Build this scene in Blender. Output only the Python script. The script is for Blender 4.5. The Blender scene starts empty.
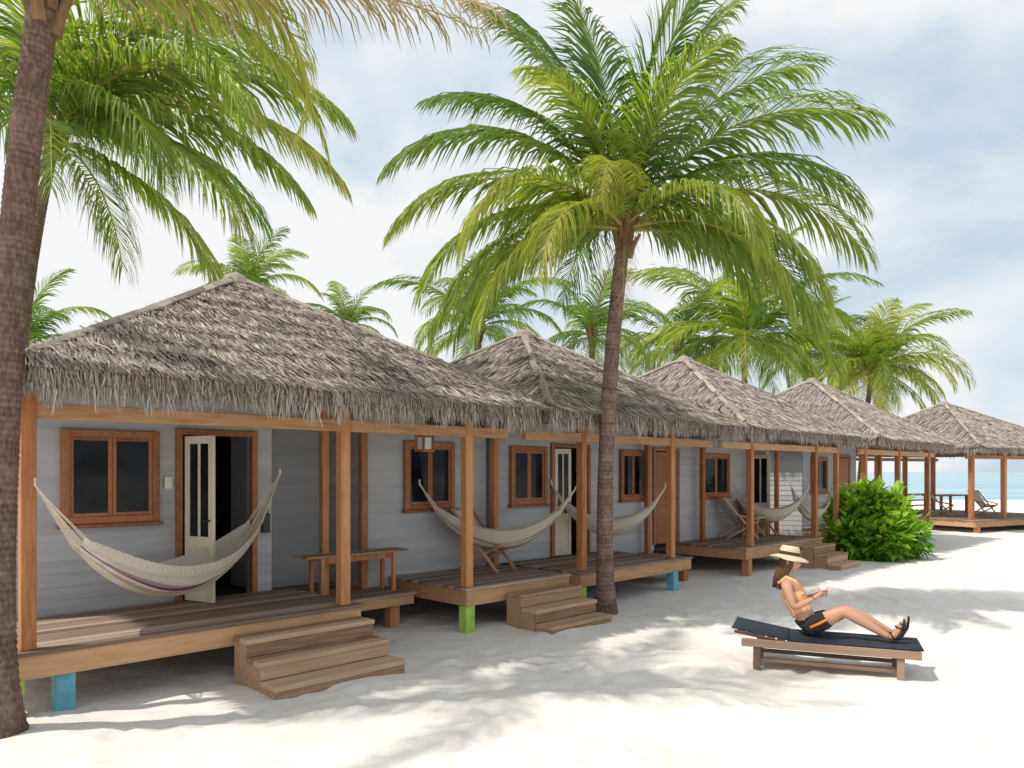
import bpy, bmesh, math, random
import numpy as np
from mathutils import Vector, Matrix, noise
random.seed(7); np.random.seed(7)
R = math.radians
scene = bpy.context.scene
COL = scene.collection
F = 760.0; CH = 2.05
Q = math.sqrt(0.5)
def W(s, p, z=0.0): return Vector((s*Q-p*Q, s*Q+p*Q, z))

# ------------------------------------------------------------------ helpers
class MB:
    def __init__(self): self.v=[]; self.f=[]; self.t=[]
    def add(self, vs, fs, t):
        o=len(self.v); self.v.extend([tuple(a) for a in vs])
        for q in fs: self.f.append(tuple(i+o for i in q)); self.t.append(t)
    def box(self,x0,x1,y0,y1,z0,z1,t=None,m=None):
        if t is None: t=random.random()
        vs=[Vector((x,y,z)) for z in (z0,z1) for y in (y0,y1) for x in (x0,x1)]
        if m is not None: vs=[m@a for a in vs]
        self.add(vs,[(0,2,3,1),(4,5,7,6),(0,1,5,4),(2,6,7,3),(0,4,6,2),(1,3,7,5)],t)
    def bar(self,a,b,w,h,t=None):
        a=Vector(a); b=Vector(b); d=b-a; L=d.length
        q=d.to_track_quat('X','Z').to_matrix().to_4x4()
        self.box(0,L,-w/2,w/2,-h/2,h/2,t,Matrix.Translation(a)@q)
    def tube(self,pts,rad,n=8,t=None,cap=True):
        if t is None: t=random.random()
        pts=[Vector(p) for p in pts]
        if not hasattr(rad,'__len__'): rad=[rad]*len(pts)
        vs=[]; prev=None
        for i,p in enumerate(pts):
            d=(pts[min(i+1,len(pts)-1)]-pts[max(i-1,0)])
            d=d.normalized() if d.length>1e-9 else Vector((0,0,1))
            if prev is None:
                ref=Vector((1,0,0)) if abs(d.x)<.8 else Vector((0,1,0))
                prev=(ref-d*ref.dot(d)).normalized()
            else:
                prev=prev-d*prev.dot(d)
                prev=prev.normalized() if prev.length>1e-6 else Vector((1,0,0))
            e=d.cross(prev)
            for k in range(n):
                a=2*math.pi*k/n
                vs.append(p+(prev*math.cos(a)+e*math.sin(a))*rad[i])
        fs=[]
        for i in range(len(pts)-1):
            for k in range(n):
                a=i*n+k; b=i*n+(k+1)%n
                fs.append((a,b,b+n,a+n))
        if cap:
            fs.append(tuple(range(n-1,-1,-1))); fs.append(tuple(range((len(pts)-1)*n,len(pts)*n)))
        self.add(vs,fs,t)
    def lathe(self,prof,n=24,t=.5,m=None):
        vs=[]
        for r,z in prof:
            for k in range(n):
                a=2*math.pi*k/n; p=Vector((r*math.cos(a),r*math.sin(a),z)); vs.append(m@p if m is not None else p)
        fs=[]
        for i in range(len(prof)-1):
            for k in range(n):
                a=i*n+k; b=i*n+(k+1)%n; fs.append((a,b,b+n,a+n))
        self.add(vs,fs,t)
    def build(self,name,mat,parent=None,smooth=False,bevel=0):
        me=bpy.data.meshes.new(name); me.from_pydata(self.v,[],self.f)
        at=me.attributes.new('tint','FLOAT','FACE'); at.data.foreach_set('value',np.array(self.t,dtype=np.float32))
        if smooth: me.polygons.foreach_set('use_smooth',[True]*len(me.polygons))
        me.materials.append(mat); me.update()
        o=bpy.data.objects.new(name,me); COL.objects.link(o)
        if parent: o.parent=parent
        if bevel:
            b=o.modifiers.new('bevel','BEVEL'); b.width=bevel; b.segments=2; b.limit_method='ANGLE'
        return o
def tag(o,label=None,cat=None,group=None,kind=None):
    if label: o['label']=label
    if cat: o['category']=cat
    if group: o['group']=group
    if kind: o['kind']=kind
    return o
def thing(name,label,cat,loc=(0,0,0),rz=0,group=None):
    o=bpy.data.objects.new(name,None); COL.objects.link(o); o.empty_display_size=.2
    o.location=loc; o.rotation_euler=(0,0,rz)
    return tag(o,label,cat,group)
def copy_tree(o,parent=None):
    c=o.copy(); COL.objects.link(c); c.parent=parent
    for ch in [x for x in bpy.data.objects if x.parent==o]: copy_tree(ch,c)
    return c

# ------------------------------------------------------------------ materials
def newmat(name):
    m=bpy.data.materials.new(name); m.use_nodes=True
    nt=m.node_tree; b=nt.nodes['Principled BSDF']; return m,nt,b
def ramp(nt,stops):
    r=nt.nodes.new('ShaderNodeValToRGB'); e=r.color_ramp.elements
    while len(e)<len(stops): e.new(.5)
    for i,(p,c) in enumerate(stops): e[i].position=p; e[i].color=(*c,1)
    return r
def coords(nt,scale,kind='Object'):
    tc=nt.nodes.new('ShaderNodeTexCoord'); mp=nt.nodes.new('ShaderNodeMapping')
    mp.inputs['Scale'].default_value=scale; nt.links.new(tc.outputs[kind],mp.inputs['Vector']); return mp
def noisen(nt,vec,scale,detail=4,rough=.55):
    n=nt.nodes.new('ShaderNodeTexNoise'); n.inputs['Scale'].default_value=scale
    n.inputs['Detail'].default_value=detail; n.inputs['Roughness'].default_value=rough
    nt.links.new(vec.outputs[0],n.inputs['Vector']); return n
def tintmix(nt,nz,wt):
    a=nt.nodes.new('ShaderNodeAttribute'); a.attribute_name='tint'
    mx=nt.nodes.new('ShaderNodeMix'); mx.inputs[0].default_value=wt
    nt.links.new(nz.outputs[0],mx.inputs[2]); nt.links.new(a.outputs['Fac'],mx.inputs[3]); return mx
def mat_grain(name,stops,stretch=(1,12,12),scale=3,wt=.45,rough=.7,bump=.3,detail=6):
    m,nt,b=newmat(name); mp=coords(nt,stretch); n=noisen(nt,mp,scale,detail)
    mx=tintmix(nt,n,wt); r=ramp(nt,stops); nt.links.new(mx.outputs[0],r.inputs[0])
    nt.links.new(r.outputs[0],b.inputs['Base Color']); b.inputs['Roughness'].default_value=rough
    b.inputs['Specular IOR Level'].default_value=.3
    bp=nt.nodes.new('ShaderNodeBump'); bp.inputs['Strength'].default_value=bump; bp.inputs['Distance'].default_value=.01
    nt.links.new(n.outputs[0],bp.inputs['Height']); nt.links.new(bp.outputs[0],b.inputs['Normal'])
    return m
def mat_plain(name,c,rough=.6,var=.25,scale=8,spec=.3,bump=.1):
    lo=tuple(x*(1-var) for x in c); hi=tuple(min(1,x*(1+var)) for x in c)
    m=mat_grain(name,[(.3,lo),(.7,hi)],(1,1,1),scale,.15,rough,bump,5)
    m.node_tree.nodes['Principled BSDF'].inputs['Specular IOR Level'].default_value=spec
    return m
def mat_leaf(name,stops,trans=.35,tm=(1.8,1.9,.85)):
    m,nt,b=newmat(name); a=nt.nodes.new('ShaderNodeAttribute'); a.attribute_name='tint'
    r=ramp(nt,stops); nt.links.new(a.outputs['Fac'],r.inputs[0])
    nt.links.new(r.outputs[0],b.inputs['Base Color']); b.inputs['Roughness'].default_value=.38
    b.inputs['Specular IOR Level'].default_value=.5
    tr=nt.nodes.new('ShaderNodeBsdfTranslucent')
    br=nt.nodes.new('ShaderNodeMix'); br.data_type='RGBA'; br.blend_type='MULTIPLY'
    br.inputs[0].default_value=1; br.inputs[7].default_value=(*tm,1)
    nt.links.new(r.outputs[0],br.inputs[6]); nt.links.new(br.outputs[2],tr.inputs['Color'])
    ms=nt.nodes.new('ShaderNodeMixShader'); ms.inputs[0].default_value=trans
    nt.links.new(b.outputs[0],ms.inputs[1]); nt.links.new(tr.outputs[0],ms.inputs[2])
    nt.links.new(ms.outputs[0],nt.nodes['Material Output'].inputs['Surface']); return m

M={}
M['post']=mat_grain('post wood',[(.25,(.27,.098,.035)),(.5,(.46,.19,.070)),(.8,(.60,.30,.125))],(9,9,1),3,.3,.6)
M['rail']=mat_grain('beam wood',[(.25,(.30,.145,.065)),(.5,(.48,.265,.130)),(.8,(.62,.38,.205))],(1,9,9),3,.35,.6)
M['deck']=mat_grain('deck wood',[(.25,(.13,.085,.060)),(.5,(.26,.18,.13)),(.8,(.43,.325,.25))],(1,14,14),2.2,.5,.75)
M['step']=mat_grain('step wood',[(.25,(.24,.135,.077)),(.5,(.43,.27,.165)),(.8,(.59,.41,.275))],(1,14,14),2.2,.4,.7)
M['frame']=mat_grain('frame wood',[(.25,(.18,.062,.024)),(.5,(.33,.13,.050)),(.8,(.44,.195,.085))],(5,5,5),3,.3,.5)
M['siding']=mat_grain('painted siding',[(.2,(.345,.355,.365)),(.5,(.445,.453,.46)),(.85,(.55,.553,.556))],(.5,.5,6),2.2,.18,.6,.10)
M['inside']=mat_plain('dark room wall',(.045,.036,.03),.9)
M['door']=mat_grain('cream door paint',[(.2,(.58,.51,.38)),(.8,(.76,.69,.56))],(6,6,1),2,.2,.5,.1)
M['blue']=mat_plain('blue footing paint',(.14,.42,.54),.65,.3)
M['green']=mat_plain('green footing paint',(.34,.50,.08),.65,.3)
M['metal']=mat_plain('dark metal',(.03,.03,.032),.4,.2,8,.5)
M['black']=mat_plain('black plastic',(.02,.02,.022),.45,.2,8,.5)
M['white']=mat_plain('white plastic',(.72,.70,.64),.5,.1)
M['thatch']=mat_grain('thatch straw',[(0,(.078,.059,.046)),(.3,(.20,.160,.131)),(.55,(.375,.322,.274)),(.8,(.55,.49,.43)),(1,(.72,.665,.60))],(3,3,3),2,.80,.85,.1)
M['thatch_dark']=mat_grain('thatch underlayer',[(.2,(.08,.06,.045)),(.8,(.24,.19,.15))],(14,14,3),3,.2,.95,.6)
M['ridge']=mat_grain('weathered ridge boards',[(.2,(.19,.15,.12)),(.5,(.33,.275,.23)),(.8,(.48,.42,.365))],(3,3,3),4,.4,.85)
M['rope']=mat_plain('cotton rope',(.72,.64,.50),.9,.15,40)
M['trunk']=mat_grain('palm bark',[(.25,(.070,.045,.033)),(.45,(.155,.105,.080)),(.62,(.25,.18,.142)),(.8,(.37,.29,.24))],(10,10,4.5),3.2,.34,.92,1.0,10)
M['trunk_near']=mat_grain('reddish palm bark',[(.25,(.052,.028,.020)),(.45,(.125,.075,.055)),(.62,(.205,.135,.104)),(.8,(.31,.225,.18))],(14,14,5),3.2,.26,.92,1.0,10)
G=[(0,(.024,.060,.013)),(.35,(.066,.142,.019)),(.6,(.152,.23,.031)),(.8,(.305,.34,.062)),(1,(.48,.40,.13))]
M['frond']=mat_leaf('palm leaf',G,.44)
M['dry']=mat_leaf('dry palm leaf',[(0,(.17,.17,.045)),(.35,(.30,.24,.09)),(.6,(.42,.31,.17)),(1,(.56,.43,.28))],.3,(1.3,1.25,.9))
M['fibre']=mat_grain('palm fibre',[(.2,(.10,.055,.026)),(.8,(.34,.20,.10))],(8,8,2),4,.4,.95,.8)
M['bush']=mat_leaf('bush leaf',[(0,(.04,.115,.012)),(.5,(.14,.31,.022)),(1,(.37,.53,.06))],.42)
M['stem']=mat_plain('bush stem',(.13,.10,.06),.9)
M['skin']=mat_plain('skin tone',(.53,.285,.18),.5,.08,12,.35,.03)  # warm skin colour with slight random variation
M['hair']=mat_grain('brown hair',[(.2,(.05,.024,.012)),(.8,(.17,.085,.042))],(6,6,2),6,.4,.5)
M['coral']=mat_plain('peach orange cloth',(.88,.47,.26),.85,.10,20)
M['orange']=mat_plain('orange cloth',(.80,.26,.05),.85,.1,20)
M['shorts']=mat_plain('charcoal cloth',(.028,.027,.026),.85,.3,14)
M['straw']=mat_grain('hat straw',[(.2,(.52,.42,.27)),(.8,(.74,.64,.46))],(20,20,20),6,.2,.85,.5)
M['band']=mat_plain('dark brown hat band',(.07,.035,.022),.8)
M['lips']=mat_plain('lip colour',(.42,.12,.10),.5)
M['eye']=mat_plain('dark eye',(.02,.015,.012),.2,.1,8,.5)
M['cushion']=mat_plain('navy cushion cloth',(.026,.034,.048),.85,.3,10)
M['piping']=mat_plain('pale blue piping',(.17,.26,.34),.8)
M['lounger']=mat_grain('lounger wood',[(.25,(.13,.075,.05)),(.5,(.25,.155,.105)),(.8,(.37,.255,.18))],(1,10,10),3,.4,.7)
M['canvas']=mat_plain('cream canvas',(.60,.57,.51),.85,.12,18)
M['cup']=mat_plain('white cup glaze',(.75,.74,.72),.35,.05)
def glass():
    m,nt,b=newmat('dark window glass'); mp=coords(nt,(1,1,1)); n=noisen(nt,mp,2.2,3)
    r=ramp(nt,[(.38,(.004,.006,.008)),(.72,(.022,.028,.036))]); nt.links.new(n.outputs[0],r.inputs[0])
    nt.links.new(r.outputs[0],b.inputs['Base Color']); b.inputs['Roughness'].default_value=.05
    b.inputs['Specular IOR Level'].default_value=.14; return m
M['glass']=glass()
def hammock_mat(name,stripes):
    m,nt,b=newmat(name); a=nt.nodes.new('ShaderNodeAttribute'); a.attribute_name='tint'
    r=ramp(nt,stripes); r.color_ramp.interpolation='CONSTANT'
    nt.links.new(a.outputs['Fac'],r.inputs[0])
    mp=coords(nt,(1,1,1)); n=noisen(nt,mp,75,4,.7)
    mx=nt.nodes.new('ShaderNodeMix'); mx.data_type='RGBA'; mx.blend_type='MULTIPLY'; mx.inputs[0].default_value=.35
    nt.links.new(r.outputs[0],mx.inputs[6]); nt.links.new(n.outputs[0],mx.inputs[7])
    nt.links.new(mx.outputs[2],b.inputs['Base Color']); b.inputs['Roughness'].default_value=.9
    bp=nt.nodes.new('ShaderNodeBump'); bp.inputs['Strength'].default_value=.7; bp.inputs['Distance'].default_value=.012
    nt.links.new(n.outputs[0],bp.inputs['Height']); nt.links.new(bp.outputs[0],b.inputs['Normal'])
    tr=nt.nodes.new('ShaderNodeBsdfTranslucent'); nt.links.new(mx.outputs[2],tr.inputs['Color'])
    ms=nt.nodes.new('ShaderNodeMixShader'); ms.inputs[0].default_value=.28
    nt.links.new(b.outputs[0],ms.inputs[1]); nt.links.new(tr.outputs[0],ms.inputs[2])
    nt.links.new(ms.outputs[0],nt.nodes['Material Output'].inputs['Surface'])
    return m
cr=(.90,.83,.70); cr2=(.80,.72,.60); pu=(.26,.08,.17); pl=(.54,.34,.42)
M['hammock_purple']=hammock_mat('striped hammock cloth',[(0,cr),(.10,cr2),(.14,cr),(.215,pl),(.235,pu),(.275,pl),(.295,cr),(.335,(.62,.45,.40)),(.36,cr),(.45,cr2),(.5,cr)])
M['hammock_tan']=hammock_mat('tan hammock cloth',[(0,cr),(.22,(.54,.40,.28)),(.26,cr),(.36,(.50,.33,.22)),(.41,cr2),(.66,(.56,.42,.29)),(.7,cr)])
M['hammock_cream']=hammock_mat('cream hammock cloth',[(0,cr),(.4,cr2),(.5,cr),(.7,cr2),(.8,cr)])
def sandmat():
    m,nt,b=newmat('sand'); mp=coords(nt,(1,1,1))
    n1=noisen(nt,mp,.7,5); n2=noisen(nt,mp,7,6,.62); n3=noisen(nt,mp,160,3)
    mx=nt.nodes.new('ShaderNodeMix'); mx.inputs[0].default_value=.4
    nt.links.new(n1.outputs[0],mx.inputs[2]); nt.links.new(n2.outputs[0],mx.inputs[3])
    r=ramp(nt,[(.3,(.69,.64,.58)),(.5,(.765,.72,.67)),(.72,(.82,.785,.74))]); nt.links.new(mx.outputs[0],r.inputs[0])
    nt.links.new(r.outputs[0],b.inputs['Base Color']); b.inputs['Roughness'].default_value=.95; b.inputs['Specular IOR Level'].default_value=.1
    b1=nt.nodes.new('ShaderNodeBump'); b1.inputs['Strength'].default_value=.6; b1.inputs['Distance'].default_value=.035
    b2=nt.nodes.new('ShaderNodeBump'); b2.inputs['Strength'].default_value=.4; b2.inputs['Distance'].default_value=.005
    nt.links.new(n2.outputs[0],b1.inputs['Height']); nt.links.new(n3.outputs[0],b2.inputs['Height'])
    nt.links.new(b1.outputs[0],b2.inputs['Normal']); nt.links.new(b2.outputs[0],b.inputs['Normal']); return m
M['sand']=sandmat()
def seamat():
    m,nt,b=newmat('sea water'); mp=coords(nt,(.3,1,1)); n=noisen(nt,mp,.06,5); n2=noisen(nt,mp,1.4,5)
    r=ramp(nt,[(.3,(.23,.39,.46)),(.7,(.38,.53,.58))]); nt.links.new(n.outputs[0],r.inputs[0])
    nt.links.new(r.outputs[0],b.inputs['Base Color']); b.inputs['Roughness'].default_value=.35; b.inputs['Specular IOR Level'].default_value=.3
    bp=nt.nodes.new('ShaderNodeBump'); bp.inputs['Strength'].default_value=.6; bp.inputs['Distance'].default_value=.15
    nt.links.new(n2.outputs[0],bp.inputs['Height']); nt.links.new(bp.outputs[0],b.inputs['Normal']); return m
M['sea']=seamat()

# ------------------------------------------------------------------ ground and sea
def axis(parts):
    out=[]
    for a,b,d in parts: out+=list(np.arange(a,b,d))
    return np.array(out+[parts[-1][1]])
xs=np.concatenate([[-4000,-800,-200,-60,-25,-14,-9],axis([(-7,10,.075),(10,24,.4)]),[30,45,70,120,300,900,4000]])
ys=np.concatenate([[-4000,-500,-80,-20,-5,0,2],axis([(3.2,12,.075),(12,34,.35)]),[38,44,50,56,58,60,62,66,80,200,900,4000]])
X,Y=np.meshgrid(xs,ys); Z=np.zeros_like(X)
inner=(X>-7.5)&(X<24.5)&(Y>3)&(Y<34.5)
for (j,i) in np.argwhere(inner):
    v=Vector((X[j,i],Y[j,i],0))
    Z[j,i]=.030*noise.noise(v*.55)+.030*noise.noise(v*1.7)+.020*noise.noise(v*4.5)
for k in range(620):
    fx=random.uniform(-4,11); fy=3.4+9.5*random.random()**1.3; a=random.uniform(0,6.28)
    if (fy-fx)*Q>6.3: continue
    dx=X-fx; dy=Y-fy; u=dx*math.cos(a)+dy*math.sin(a); w=-dx*math.sin(a)+dy*math.cos(a)
    q=(u/.14)**2+(w/.075)**2
    Z+=np.where(q<14,-.034*np.exp(-q)+.016*np.exp(-((np.sqrt(q)-1.6)**2)*3),0)
Z+=np.where(Y>56,-(Y-56)*.04,0); Z=np.maximum(Z,-3)
Z+=.10*np.exp(-(((X+3.80)/.6)**2+((Y-5.75)/.55)**2))
nx,ny=len(xs),len(ys)
me=bpy.data.meshes.new('sand'); V=np.stack([X.ravel(),Y.ravel(),Z.ravel()],1)
idx=np.arange(nx*ny).reshape(ny,nx)
fa=np.stack([idx[:-1,:-1].ravel(),idx[:-1,1:].ravel(),idx[1:,1:].ravel(),idx[1:,:-1].ravel()],1)
me.from_pydata(V.tolist(),[],fa.tolist()); me.polygons.foreach_set('use_smooth',[True]*len(me.polygons)); me.materials.append(M['sand'])
sand=bpy.data.objects.new('sand',me); COL.objects.link(sand); tag(sand,kind='structure')
b=MB(); b.add([(-5000,56,-.16),(5000,56,-.16),(5000,9000,-.16),(-5000,9000,-.16)],[(0,1,2,3)],.5)
tag(b.build('sea',M['sea']),kind='structure')

# ------------------------------------------------------------------ bungalows
PF=7.32            # front post line
def siding(mb,A,B,za,zb):
    A=Vector((A[0],A[1],0)); B=Vector((B[0],B[1],0)); d=(B-A); n=Vector((d.y,-d.x,0)).normalized()
    z=za; h=.135
    while z<zb-1e-4:
        z1=min(z+h,zb); t=random.random()
        a0=A+n*.014; b0=B+n*.014; a1=A+n*.003; b1=B+n*.003
        mb.add([(a0.x,a0.y,z),(b0.x,b0.y,z),(b1.x,b1.y,z1),(a1.x,a1.y,z1),(A.x-n.x*.05,A.y-n.y*.05,z),(B.x-n.x*.05,B.y-n.y*.05,z)],[(0,1,2,3),(4,5,1,0)],t)
        z=z1
    a=A-n*.09; c=B-n*.09; a2=A; c2=B
    mb.add([(a.x,a.y,za),(c.x,c.y,za),(c.x,c.y,zb),(a.x,a.y,zb),(c2.x,c2.y,za),(c2.x,c2.y,zb),(a2.x,a2.y,za),(a2.x,a2.y,zb)],
           [(1,0,3,2),(1,2,5,4),(0,6,7,3),(3,7,5,2)],.4)

def thatch_roof(root,x0,x1,y0,y1,apex,ze,dens,pale=0.0,sm=1.0):
    """sm<1: smoother, finer thatch"""
    A=Vector(apex); c=[Vector((x0,y0,ze)),Vector((x1,y0,ze)),Vector((x1,y1,ze)),Vector((x0,y1,ze))]
    mb=MB(); base=MB(); drop=.24
    low=[p+Vector((0,0,-drop)) for p in c]; und=A+Vector((0,0,-.42))
    for k in range(4):
        p,q=c[k],c[(k+1)%4]; pl_,ql=low[k],low[(k+1)%4]
        base.add([p,q,A],[(0,1,2)],.6); base.add([p,q,ql,pl_],[(0,3,2,1)],.4); base.add([pl_,ql,und],[(1,0,2)],.2)
    for k in range(4):
        p,q=c[k],c[(k+1)%4]; mid=(p+q)/2
        vis=1.0 if k==0 else (.45 if k in (1,3) else .15)
        down=(mid-A).normalized(); along=(q-p).normalized(); nrm=along.cross(A-mid).normalized()
        if nrm.z<0: nrm=-nrm
        L=(mid-A).length; rows=int(L/.13); ph=random.uniform(0,9)
        for r in range(rows+1):
            f=r/rows; wrow=(q-p).length*(1-f); n=int(wrow*dens*vis)+2
            course=(r%3==0)
            for i in range(n):
                u=random.random(); ff=min(.995,max(-.01,f+random.uniform(-.02,.02)))
                P=p.lerp(A,ff).lerp(q.lerp(A,ff),u)
                wob=noise.noise(Vector((u*wrow*.9+ph,r*.45,k))); fine=noise.noise(Vector((u*wrow*8+ph,r*.9,k+5)))
                ln=random.uniform(.24,.52)*(1+.2*wob); w=random.uniform(.0036,.0088)
                d=(down+along*random.gauss(0,.11*sm)).normalized()
                l0=.024+.014*sm*(1+wob)+random.uniform(-.010,.010)*sm; l1=l0+random.uniform(-.030,.012)*sm+(.034*sm if course else 0)
                s=d.cross(nrm).normalized()*w; tl=random.uniform(-.006,.006)
                P0=P-d*ln*.4+nrm*max(.006,l0-.025); P1=P+d*ln*.2+nrm*(l0+.006); P2=P+d*ln*.6+nrm*l1
                if P2.z<ze-.10: P2.z=ze-.10
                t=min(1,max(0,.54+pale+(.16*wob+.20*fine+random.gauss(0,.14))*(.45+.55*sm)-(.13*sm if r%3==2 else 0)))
                mb.add([P0-s,P0+s,P1+s+nrm*tl,P1-s-nrm*tl,P2+s*.45,P2-s*.45],[(0,1,2,3),(3,2,4,5)],t)
        out=Vector((down.x,down.y,0)).normalized()
        n=int((q-p).length*dens*3.9*max(vis,.5))
        for i in range(n):
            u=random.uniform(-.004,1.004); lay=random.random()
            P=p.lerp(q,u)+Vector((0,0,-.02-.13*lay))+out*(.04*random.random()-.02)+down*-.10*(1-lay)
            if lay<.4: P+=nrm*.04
            wob=noise.noise(Vector((u*(q-p).length*2.2+ph,3.1,k))); w2=noise.noise(Vector((u*(q-p).length*7+ph,7.1,k)))
            ln=random.uniform(.08,.23)*(.74+.26*sm)*(1+.6*sm*wob+.65*sm*w2); w=random.uniform(.0036,.0088)
            d1=(out*random.uniform(.25,.75)+Vector((0,0,-.75))+along*random.gauss(0,.17*sm)).normalized()
            d2=(out*random.uniform(-.05,.25)+Vector((0,0,-1))+along*random.gauss(0,.17*sm)).normalized()
            s=along*w; P1=P+d1*ln*.5; P2=P1+d2*ln*.62
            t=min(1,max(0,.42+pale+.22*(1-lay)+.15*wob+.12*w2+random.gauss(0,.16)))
            mb.add([P-s,P+s,P1+s,P1-s,P2+s*.35,P2-s*.35],[(0,1,2,3),(3,2,4,5)],t)
    rf=mb.build('roof',M['thatch'],root)
    base.build('thatch_underlayer',M['thatch_dark'],rf)
    for k in range(4):
        rg=MB()
        a=c[k]+Vector((0,0,.05))+(A-c[k]).normalized()*.05; e=A+Vector((0,0,.085)); d=(e-a); Ln=d.length; d.normalize()
        sd=d.cross(Vector((0,0,1))).normalized(); up=sd.cross(d)
        m=max(5,int(Ln/.42))
        for j in range(m):
            t0=j/m; t1=(j+1.25)/m if j<m-1 else 1
            P=a+d*Ln*t0+up*(.006+.010*(j%2)+random.uniform(-.008,.01)); S=a+d*Ln*t1+up*.014
            for sg in (-1,1):
                w=.055+random.uniform(-.018,.02); o=sd*sg*w+up*-.040; o2=sd*sg*(w+random.uniform(-.02,.02))+up*-.040
                rg.add([P,S,S+o2,P+o,P+up*-.02,S+up*-.02,S+o2+up*-.02,P+o+up*-.02],[(0,1,2,3),(3,2,6,7),(0,3,7,4),(1,5,6,2)],random.random())
        rg.build('ridge_cap',M['ridge'],rf)
    kb=MB(); kb.lathe([(0,A.z+.12),(.05,A.z+.115),(.10,A.z+.09),(.15,A.z+.05),(.22,A.z-.05)],10,.5,Matrix.Translation((A.x,A.y,0)))
    kb.build('roof_cap',M['ridge'],rf)
    return rf

def window(root,xa,xb,y,za,zb,mull=True):
    fr=MB(); w=.075; d0=y-.075; d1=y+.02
    fr.box(xa,xa+w,d0,d1,za,zb); fr.box(xb-w,xb,d0,d1,za,zb)
    fr.box(xa+w,xb-w,d0+.003,d1,zb-w,zb-.002); fr.box(xa+w,xb-w,d0+.003,d1,za+.002,za+w)
    fr.box(xa-.03,xb+.03,d0-.03,d1,za-.04,za)
    wi=fr.build('window',M['frame'],root,bevel=.006)
    m=(xa+xb)/2 if mull else None
    sash=MB()
    def sashf(a,b_):
        sash.box(a,a+.04,y-.055,y-.03,za+w,zb-w); sash.box(b_-.04,b_,y-.055,y-.03,za+w,zb-w)
        sash.box(a+.04,b_-.04,y-.054,y-.03,za+w,za+w+.04); sash.box(a+.04,b_-.04,y-.054,y-.03,zb-w-.04,zb-w)
    parts=[(xa+w,m-.002),(m+.002,xb-w)] if mull else [(xa+w,xb-w)]
    for a,b_ in parts:
        sashf(a,b_)
        pn=MB(); pn.box(a+.035,b_-.035,y-.046,y-.040,za+w+.035,zb-w-.035,.5); pn.build('pane',M['glass'],wi)
    sash.build('sash',M['frame'],wi,bevel=.004)
def door_frame(root,xa,xb,y,za,zb):
    fr=MB(); fr.box(xa-.07,xa,y-.06,y+.10,za,zb+.07); fr.box(xb,xb+.07,y-.06,y+.10,za,zb+.07); fr.box(xa,xb,y-.058,y+.10,zb,zb+.068)
    fr.build('door_frame',M['frame'],root,bevel=.006)
def door_leaf(root,hx,hy,ang,w,za,zb,mat='door',glazed=True,s=.10):
    mt=Matrix.Translation((hx,hy,0))@Matrix.Rotation(ang,4,'Z')
    mb=MB(); t=.02; za+=.012
    midz=za+(zb-za)*.36
    mb.box(0,s,-t,t,za,zb,m=mt); mb.box(w-s,w,-t,t,za,zb,m=mt)
    for z0,z1 in ((za,za+.14),(midz-.06,midz+.06),(zb-.09,zb)): mb.box(s,w-s,-t+.001,t-.001,z0,z1,m=mt)
    mb.box(s,w-s,-.008,.008,za+.14,midz-.06,m=mt)
    if glazed:
        mb.box(w/2-.016,w/2+.016,-t+.002,t-.002,midz+.06,zb-.09,m=mt)
    else: mb.box(s,w-s,-.008,.008,midz+.06,zb-.09,m=mt)
    d=mb.build('door',M[mat],root,bevel=.005)
    if glazed:
        for a,b_ in ((s,w/2-.016),(w/2+.016,w-s)):
            p=MB(); p.box(a,b_,-.004,.004,midz+.06,zb-.09,.5,mt); p.build('pane',M['glass'],d)
    h=MB(); hz=za+.92
    for sg in (-1,1): h.tube([mt@Vector((w-.04,sg*.02,hz)),mt@Vector((w-.04,sg*.06,hz)),mt@Vector((w-.13,sg*.06,hz))],.010,6,.5)
    h.build('handle',M['metal'],d)
def deck(root,xa,xb,ya,yb,z,foots=(),fh=.23,fm='rail'):
    mb=MB(); w=.125; y=ya
    while y<yb-.02:
        y1=min(y+w-.008,yb); off=random.uniform(-.012,.012)
        mb.box(xa+off,xb+random.uniform(-.012,.012),y,y1,z-.035,z+random.uniform(-.002,.003)); y+=w
    mb.build('deck',M['deck'],root,bevel=.004)
    for bx0,bx1,by0,by1 in ((xa+.03,xb-.03,ya+.02,ya+.065),(xa+.03,xa+.075,ya+.067,yb),(xb-.075,xb-.03,ya+.067,yb)):
        fb=MB(); fb.box(bx0,bx1,by0,by1,z-fh,z-.037); fb.build('fascia',M[fm],root,bevel=.006)
    for i in range(1,4):
        jb=MB(); x=xa+(xb-xa)*i/4; jb.box(x-.03,x+.03,ya+.07,yb,z-fh*.8,z-.038); jb.build('joist',M['deck'],root)
    for fx,fy,mt in foots:
        f=MB(); f.box(fx-.075,fx+.075,fy-.075,fy+.075,-.12,z-fh-.002); f.build('footing',M[mt],root,bevel=.008)
def stairs(root,xa,xb,y,z,n=3,run=.30):
    rise=z/(n+.35)
    for i in range(n):
        zt=z-.045-rise*(i+.55)+.02; yc=y-.02-run*i
        st=MB()
        st.box(xa,xb,yc-run*1.06,yc-run*.52,zt-.05,zt); st.box(xa,xb,yc-run*.505,yc-.004,zt-.05,zt-.002)
        st.build('step',M['step'],root,bevel=.008)
        rs=MB(); rs.box(xa+.014,xb-.014,yc-run*1.02,yc-run*.92,max(-.06,zt-rise+.002),zt-.052); rs.build('riser',M['step'],root,bevel=.004)
    for x in (xa+.016,xb-.061):
        sg=MB()
        for i in range(n):
            zt=z-.045-rise*(i+.55)+.02; yc=y-.02-run*i
            sg.box(x,x+.045,yc-run*.915,yc-(.0 if i==0 else -run*.08)-.004,-.07,zt-.053,.45)
        sg.build('stringer',M['step'],root)
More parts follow.
